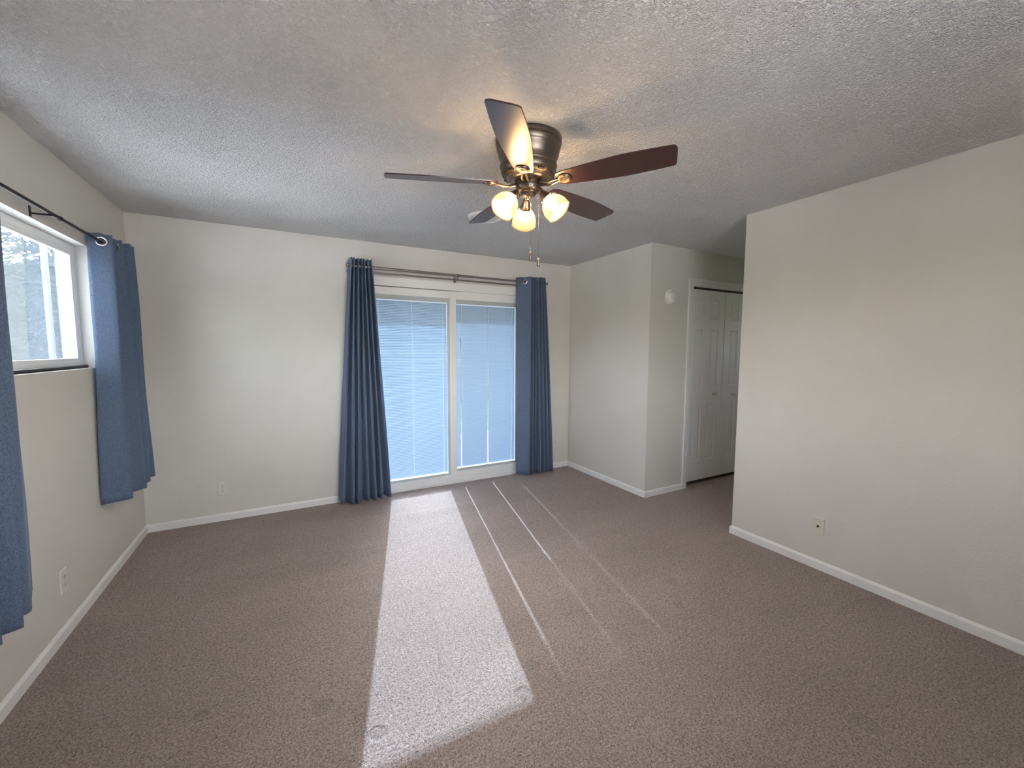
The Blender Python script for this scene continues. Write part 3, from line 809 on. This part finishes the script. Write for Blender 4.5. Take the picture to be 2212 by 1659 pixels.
SH_AZ = (68, 188, 308); SH_TILT = radians(42)
for az in SH_AZ:
    a = radians(az); d = Vector((cos(a), sin(a), 0))
    ax = (d * sin(SH_TILT) - Vector((0, 0, 1)) * cos(SH_TILT))       # shade axis, out and down
    neck = d * 0.073 + Vector((0, 0, -0.258))
    bm = bm_new()
    path_tube(bm, [d * 0.050 + Vector((0, 0, -0.226)), d * 0.062 + Vector((0, 0, -0.232)), d * 0.068 + Vector((0, 0, -0.244)), neck], 0.0075, 12)
    Q = ax.to_track_quat('Z', 'Y').to_matrix().to_4x4()
    lathe(bm, [(0, -0.008), (0.012, -0.008), (0.016, 0.0), (0.021, 0.018), (0.027, 0.030), (0.0275, 0.040), (0.024, 0.041), (0, 0.041)], 32, Matrix.Translation(neck) @ Q)
    for q in range(3):
        aa = 2 * pi * q / 3; pp = Matrix.Translation(neck) @ Q
        tube(bm, pp @ Vector((cos(aa) * 0.026, sin(aa) * 0.026, 0.035)), pp @ Vector((cos(aa) * 0.035, sin(aa) * 0.035, 0.035)), 0.0022, seg=8)
    arm = fchild('lamp_arm', bm, mBronze, smooth=True, autosmooth=40)
    bm = bm_new()
    prof = [(0.026, 0.034), (0.030, 0.040), (0.042, 0.052), (0.054, 0.070), (0.0605, 0.090), (0.0615, 0.105), (0.0595, 0.120), (0.0605, 0.128),
            (0.0585, 0.128), (0.0575, 0.120), (0.0595, 0.105), (0.0585, 0.090), (0.052, 0.071), (0.040, 0.054), (0.029, 0.043)]
    nv = lathe(bm, prof, 48)
    for v in nv:                                  # softly squared mouth
        if v.co.z > 0.09:
            an = math.atan2(v.co.y, v.co.x); f_ = 1 + 0.045 * (v.co.z - 0.09) / 0.038 * cos(4 * an)
            v.co.x *= f_; v.co.y *= f_
    bmesh.ops.transform(bm, matrix=Matrix.Translation(neck) @ Q, verts=nv)
    sh = fchild('lamp_shade', bm, mShade, arm, smooth=True)
    bm = bm_new()
    lathe(bm, [(0, 0.036), (0.013, 0.038), (0.014, 0.048), (0.020, 0.058), (0.0255, 0.072), (0.0262, 0.080), (0.022, 0.092), (0.012, 0.100), (0, 0.102)], 28, Matrix.Translation(neck) @ Q)
    fchild('light_bulb', bm, mBulb, arm, smooth=True)

def rotp(px, py): return (px, py)
for (cx_, cy_, z0, z1) in ((-0.012, -0.043, -0.236, -0.532), (0.043, -0.028, -0.236, -0.553)):
    bm = bm_new()
    nb = int((z0 - z1) / 0.0052)
    tube(bm, (cx_, cy_, z0), (cx_, cy_, z1), 0.0007, seg=6)
    for i in range(nb):
        z = z0 - 0.0052 * i
        bmesh.ops.create_icosphere(bm, subdivisions=1, radius=0.0015, matrix=Matrix.Translation((cx_, cy_, z)))
    ch = fchild('pull_chain', bm, mChrome)
    bm = bm_new()
    lathe(bm, [(0, 0.002), (0.005, 0.0), (0.0085, -0.004), (0.0085, -0.034), (0.0065, -0.039), (0, -0.040)], 16, Matrix.Translation((cx_, cy_, z1)))
    fchild('chain_fob', bm, mPewter, ch, smooth=True)
tag(fan, 'five blade dark cherry ceiling fan with three lit lamps and pull chains', 'ceiling fan')

# ------------------------------------------------------------------ small wall fittings
def plate(name, label, loc, rz, kind_, m, cat='outlet'):
    """local frame: plate in XZ plane, facing -Y"""
    t = empty(name, loc, rz); W2, H2, T = 0.035, 0.0575, 0.006
    bm = bm_new()
    A = [(-W2, 0, -H2), (W2, 0, -H2), (W2, 0, H2), (-W2, 0, H2)]; B = [(x * 0.90, -T, z * 0.94) for x, _, z in A]
    va = [bm.verts.new(p) for p in A]; vm = [bm.verts.new((x, -T * 0.45, z)) for x, _, z in A]; vb = [bm.verts.new(p) for p in B]
    for r_, s_ in ((va, vm), (vm, vb)):
        for k in range(4): bm.faces.new((r_[k], r_[(k + 1) % 4], s_[(k + 1) % 4], s_[k]))
    bm.faces.new(vb); bm.faces.new(va)
    o = obj('cover_plate', bm, m); o.parent = t
    if kind_ == 'duplex':
        for s in (-1, 1):
            bm = bm_new()
            lathe(bm, [(0, -0.0025), (0.0165, -0.0025), (0.0165, 0.0), (0, 0)], 28, Matrix.Translation((0, -T, s * 0.0195)) @ Matrix.Rotation(radians(-90), 4, 'X') @ Matrix.Scale(1, 4))
            for v in bm.verts: v.co.y = -T - 0.002 if v.co.y > -T + 0.0005 or v.co.y < -T - 0.0005 else v.co.y
            sk = obj('socket', bm, m); sk.parent = t
            bm = bm_new(); yy = -T - 0.0026
            box(bm, -0.0078, -0.0056, yy, yy + 0.001, s * 0.0195 + 0.000, s * 0.0195 + 0.0095)
            box(bm, 0.0056, 0.0078, yy, yy + 0.001, s * 0.0195 + 0.001, s * 0.0195 + 0.0085)
            tube(bm, (0, yy, s * 0.0195 - 0.007), (0, yy + 0.001, s * 0.0195 - 0.007), 0.0028, seg=12)
            sl_ = obj('slots', bm, mDark); sl_.parent = sk
        bm = bm_new(); tube(bm, (0, -T - 0.001, 0), (0, -T, 0), 0.003, seg=12); q = obj('screw', bm, mChrome); q.parent = t
    else:
        bm = bm_new(); tube(bm, (0, -T, 0), (0, -T - 0.009, 0), 0.0047, seg=14); tube(bm, (0, -T, 0), (0, -T - 0.003, 0), 0.0075, seg=6)
        q = obj('coax_connector', bm, mDark); q.parent = t
        for s in (-1, 1):
            bm = bm_new(); tube(bm, (0, -T, s * 0.042), (0, -T - 0.001, s * 0.042), 0.003, seg=12); q = obj('screw', bm, m); q.parent = t
    tag(t, label, cat)
    return t
plate('wall_outlet', 'duplex outlet low on the back wall left of the patio door', (-0.536, YB - 0.0003, 0.277), 0, 'duplex', mIvory2)
plate('wall_outlet', 'painted duplex outlet low on the left wall below the window', (XL + 0.0003, 2.798, 0.280), radians(90), 'duplex', mIvory2)
plate('wall_outlet', 'small outlet on the back wall between right curtain and corner', (2.815, YB - 0.0003, 0.308), 0, 'duplex', mIvory2)
plate('cable_plate', 'ivory cable jack plate on the right wall', (XR - 0.0003, 1.348, 0.288), radians(-90), 'coax', mIvory, 'cable jack')

sd = empty('smoke_detector', (3.270, YA, 1.953))
bm = bm_new(); R90 = Matrix.Rotation(radians(90), 4, 'X')
lathe(bm, [(0, 0), (0.068, 0), (0.069, 0.004), (0.067, 0.012), (0.062, 0.014), (0, 0.014)], 48, R90)
q = obj('mounting_base', bm, mWhitePl, smooth=True, autosmooth=35); q.parent = sd
bm = bm_new()
lathe(bm, [(0.054, 0.014), (0.055, 0.020), (0.053, 0.026), (0.050, 0.034), (0.040, 0.042), (0.024, 0.047), (0, 0.048)], 48, R90)
q = obj('sensor_cap', bm, mWhitePl, smooth=True, autosmooth=35); q.parent = sd
bm = bm_new()
for k in range(14):
    a = 2 * pi * k / 14
    vs = box(bm, -0.008, 0.008, -0.0265, -0.0215, 0.0525, 0.0552); bmesh.ops.rotate(bm, cent=(0, 0, 0), matrix=Matrix.Rotation(a, 3, 'Y'), verts=vs)
q = obj('sensor_slots', bm, mIvory2); q.parent = sd
bm = bm_new(); tube(bm, (0.018, -0.043, -0.012), (0.018, -0.0475, -0.012), 0.007, seg=16); q = obj('test_button', bm, mIvory); q.parent = sd
tag(sd, 'round white smoke detector on the shaded hallway wall beside the closet', 'smoke detector')

# round ceiling plate beyond the fan
vt = empty('ceiling_cover', (1.335, 2.900, ZC))
bm = bm_new()
lathe(bm, [(0.128, 0), (0.133, -0.003), (0.133, -0.009), (0.127, -0.016), (0.112, -0.018), (0.106, -0.014), (0.092, -0.013), (0.088, -0.019), (0.070, -0.024), (0, -0.026)], 64)
q = obj('cover_ring', bm, mWhitePl, smooth=True, autosmooth=35); q.parent = vt
bm = bm_new(); lathe(bm, [(0, -0.034), (0.010, -0.034), (0.014, -0.028), (0.014, -0.024), (0, -0.024)], 20); q = obj('centre_screw', bm, mPewter, smooth=True, autosmooth=35); q.parent = vt
tag(vt, 'round white ceiling cover partly hidden behind the fan lamps', 'ceiling cover')

# ------------------------------------------------------------------ outdoors
bm = bm_new(); box(bm, -60, 60, -60, 80, -0.4, -0.22)
struct(obj('ground', bm, mGrass), 'lawn around the house', 'ground')
bm = bm_new(); box(bm, -0.6, 4.2, YB + TH, 7.0, -0.22, -0.10)
struct(obj('patio', bm, mConc), 'dark patio outside the sliding door', 'patio')
# roof overhangs: soffit + fascia
bm = bm_new(); box(bm, XL - TH - 0.62, XH + 0.7, YB + TH, YB + TH + 1.0, 2.36, 2.50); box(bm, XL - TH - 0.62, XL - TH, YN - 1, YB + TH, 2.36, 2.50)
struct(obj('roof_overhang', bm, mSoffit), 'white soffit of the roof overhang outside', 'roof')
bm = bm_new(); box(bm, XL - TH - 0.62, XH + 0.7, YN - TH - 1.4, YN - TH, 2.36, 2.50)
struct(obj('roof_overhang', bm, mSoffit))  # unseen rear eave added to keep high sky out of the fill window
bm = bm_new(); box(bm, -13, XL - TH - 0.25, -45, 9.5, -0.21, -0.13); box(bm, XL - TH - 0.25, 16, -45, YN - TH - 0.3, -0.21, -0.13)  # unseen pale ground added to throw light up onto the ceiling
struct(obj('bounce_slab', bm, mBounceSlab), 'pale unseen ground slab added to bounce light into the room', 'bounce_slab')
bm = bm_new(); box(bm, XL - TH - 0.62, XH + 0.7, YN - 1, YB + TH + 1.0, 2.561, 2.75)
struct(obj('roof', bm, mRoof))

def tree(name, label, loc, h, cr, n, seed, group, leaf=None):
    rnd = random.Random(seed); t = empty(name, loc)
    bm = bm_new()
    path_tube(bm, [(0, 0, -0.05), (0.05, 0, h * 0.3), (-0.03, 0.05, h * 0.6), (0.02, 0, h * 0.85)], [0.13, 0.10, 0.07, 0.03], 8)
    for k in range(6):
        a = rnd.uniform(0, 6.28); z = h * rnd.uniform(0.3, 0.6)
        path_tube(bm, [(0, 0, z), (cos(a) * cr * 0.35, sin(a) * cr * 0.35, z + h * 0.12), (cos(a) * cr * 0.8, sin(a) * cr * 0.8, z + h * 0.2)], [0.05, 0.035, 0.012], 6)
    q = obj('trunk', bm, mBark); q.parent = t
    bm = bm_new()
    for i in range(n):
        a = rnd.uniform(0, 6.28); u = rnd.uniform(-1, 1); rr = cr * (0.45 + 0.55 * rnd.random() ** 0.5)
        rr *= 1 + 0.25 * sin(3 * a + seed) * cos(4 * u)
        c = Vector((cos(a) * math.sqrt(1 - u * u) * rr, sin(a) * math.sqrt(1 - u * u) * rr, h * 0.62 + u * h * 0.40))
        s = rnd.uniform(0.06, 0.13)
        ax1 = Vector((rnd.uniform(-1, 1), rnd.uniform(-1, 1), rnd.uniform(-0.5, 0.5))).normalized()
        ax2 = ax1.cross(Vector((rnd.uniform(-1, 1), rnd.uniform(-1, 1), 1))).normalized()
        vs = [bm.verts.new(c + ax1 * s * p + ax2 * s * 0.45 * q_) for p, q_ in ((-1, 0), (-0.2, 1), (1, 0), (-0.2, -1))]
        bm.faces.new(vs)
    q = obj('foliage', bm, leaf or mLeaf); q.parent = t
    tag(t, label, 'tree', group)
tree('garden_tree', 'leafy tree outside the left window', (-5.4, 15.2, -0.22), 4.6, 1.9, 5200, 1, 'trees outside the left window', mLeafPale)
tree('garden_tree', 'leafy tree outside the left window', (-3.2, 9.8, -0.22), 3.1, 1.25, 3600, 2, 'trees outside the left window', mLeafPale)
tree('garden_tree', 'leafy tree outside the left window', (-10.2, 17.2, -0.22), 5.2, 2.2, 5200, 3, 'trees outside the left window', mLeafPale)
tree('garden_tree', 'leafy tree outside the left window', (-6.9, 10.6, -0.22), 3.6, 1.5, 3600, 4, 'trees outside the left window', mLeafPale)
for i, (x, y, h, c, n) in enumerate(((3.2, 17.5, 3.9, 1.7, 4200), (7.4, 18.5, 4.2, 1.9, 4200), (-0.6, 19.5, 4.4, 1.9, 4200))):
    tree('garden_tree', 'leafy tree beyond the patio behind the blinds', (x, y, -0.22), h, c, n, 11 + i, 'trees beyond the patio')
def hedge(name, label, x0, x1, y0, y1, h, n, seed, leaf=None):
    rnd = random.Random(seed); t = empty(name, ((x0 + x1) / 2, (y0 + y1) / 2, -0.22)); cx, cy = (x0 + x1) / 2, (y0 + y1) / 2
    bm = bm_new(); box(bm, x0 + 0.2 - cx, x1 - 0.2 - cx, y0 + 0.2 - cy, y1 - 0.2 - cy, 0, h - 0.25)
    bmesh.ops.subdivide_edges(bm, edges=bm.edges[:], cuts=14, use_grid_fill=True)
    for v in bm.verts:
        if v.co.z > 0.05: v.co += Vector((rnd.uniform(-.1, .1), rnd.uniform(-.1, .1), rnd.uniform(-.12, .12)))
    q = obj('branches', bm, mBark); q.parent = t
    bm = bm_new()
    for i in range(n):
        c = Vector((rnd.uniform(x0, x1) - cx, rnd.choice((y0, y1)) - cy + rnd.uniform(-0.15, 0.25), rnd.uniform(0.1, h)))
        if rnd.random() < 0.25: c.z = h + rnd.uniform(-0.25, 0.2); c.y = rnd.uniform(y0, y1) - cy
        s = rnd.uniform(0.07, 0.14); a1 = Vector((rnd.uniform(-1, 1), rnd.uniform(-.4, .4), rnd.uniform(-1, 1))).normalized(); a2 = a1.cross(Vector((0.2, 1, rnd.uniform(-.5, .5)))).normalized()
        bm.faces.new([bm.verts.new(c + a1 * s * p + a2 * s * 0.5 * q_) for p, q_ in ((-1, 0), (-0.2, 1), (1, 0), (-0.2, -1))])
    q = obj('foliage', bm, leaf or mLeaf); q.parent = t
    tag(t, label, 'hedge')
hedge('garden_hedge', 'tall dark hedge added beyond the fence to cover bright sky behind the blinds', -1.5, 12.5, 12.9, 13.9, 3.5, 7000, 5)  # added to darken the sky showing between the slats
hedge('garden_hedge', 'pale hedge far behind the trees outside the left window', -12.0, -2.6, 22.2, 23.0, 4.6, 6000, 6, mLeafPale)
fr = empty('garden_fence', (3, 12.5, -0.22))
bm = bm_new(); x = -2.5
while x < 13:
    box(bm, x, x + 0.135, 12.50, 12.52, -0.2, 1.50); x += 0.145
child('fence_boards', bm, mFence, fr)
for k in range(7):
    bm = bm_new(); box(bm, -2.5 + k * 2.5, -2.4 + k * 2.5, 12.40, 12.50, -0.22, 1.55); child('fence_post', bm, mFence, fr)
tag(fr, 'weathered wooden board fence behind the blinds beyond the patio', 'fence')
pl = bm_new(); tube(pl, (-2.93, 8.15, -0.22), (-2.93, 8.15, 6.5), 0.036, 0.034, 14)
tag(obj('utility_pole', pl, mPole, smooth=True), 'thin grey pole standing outside the left window', 'pole')
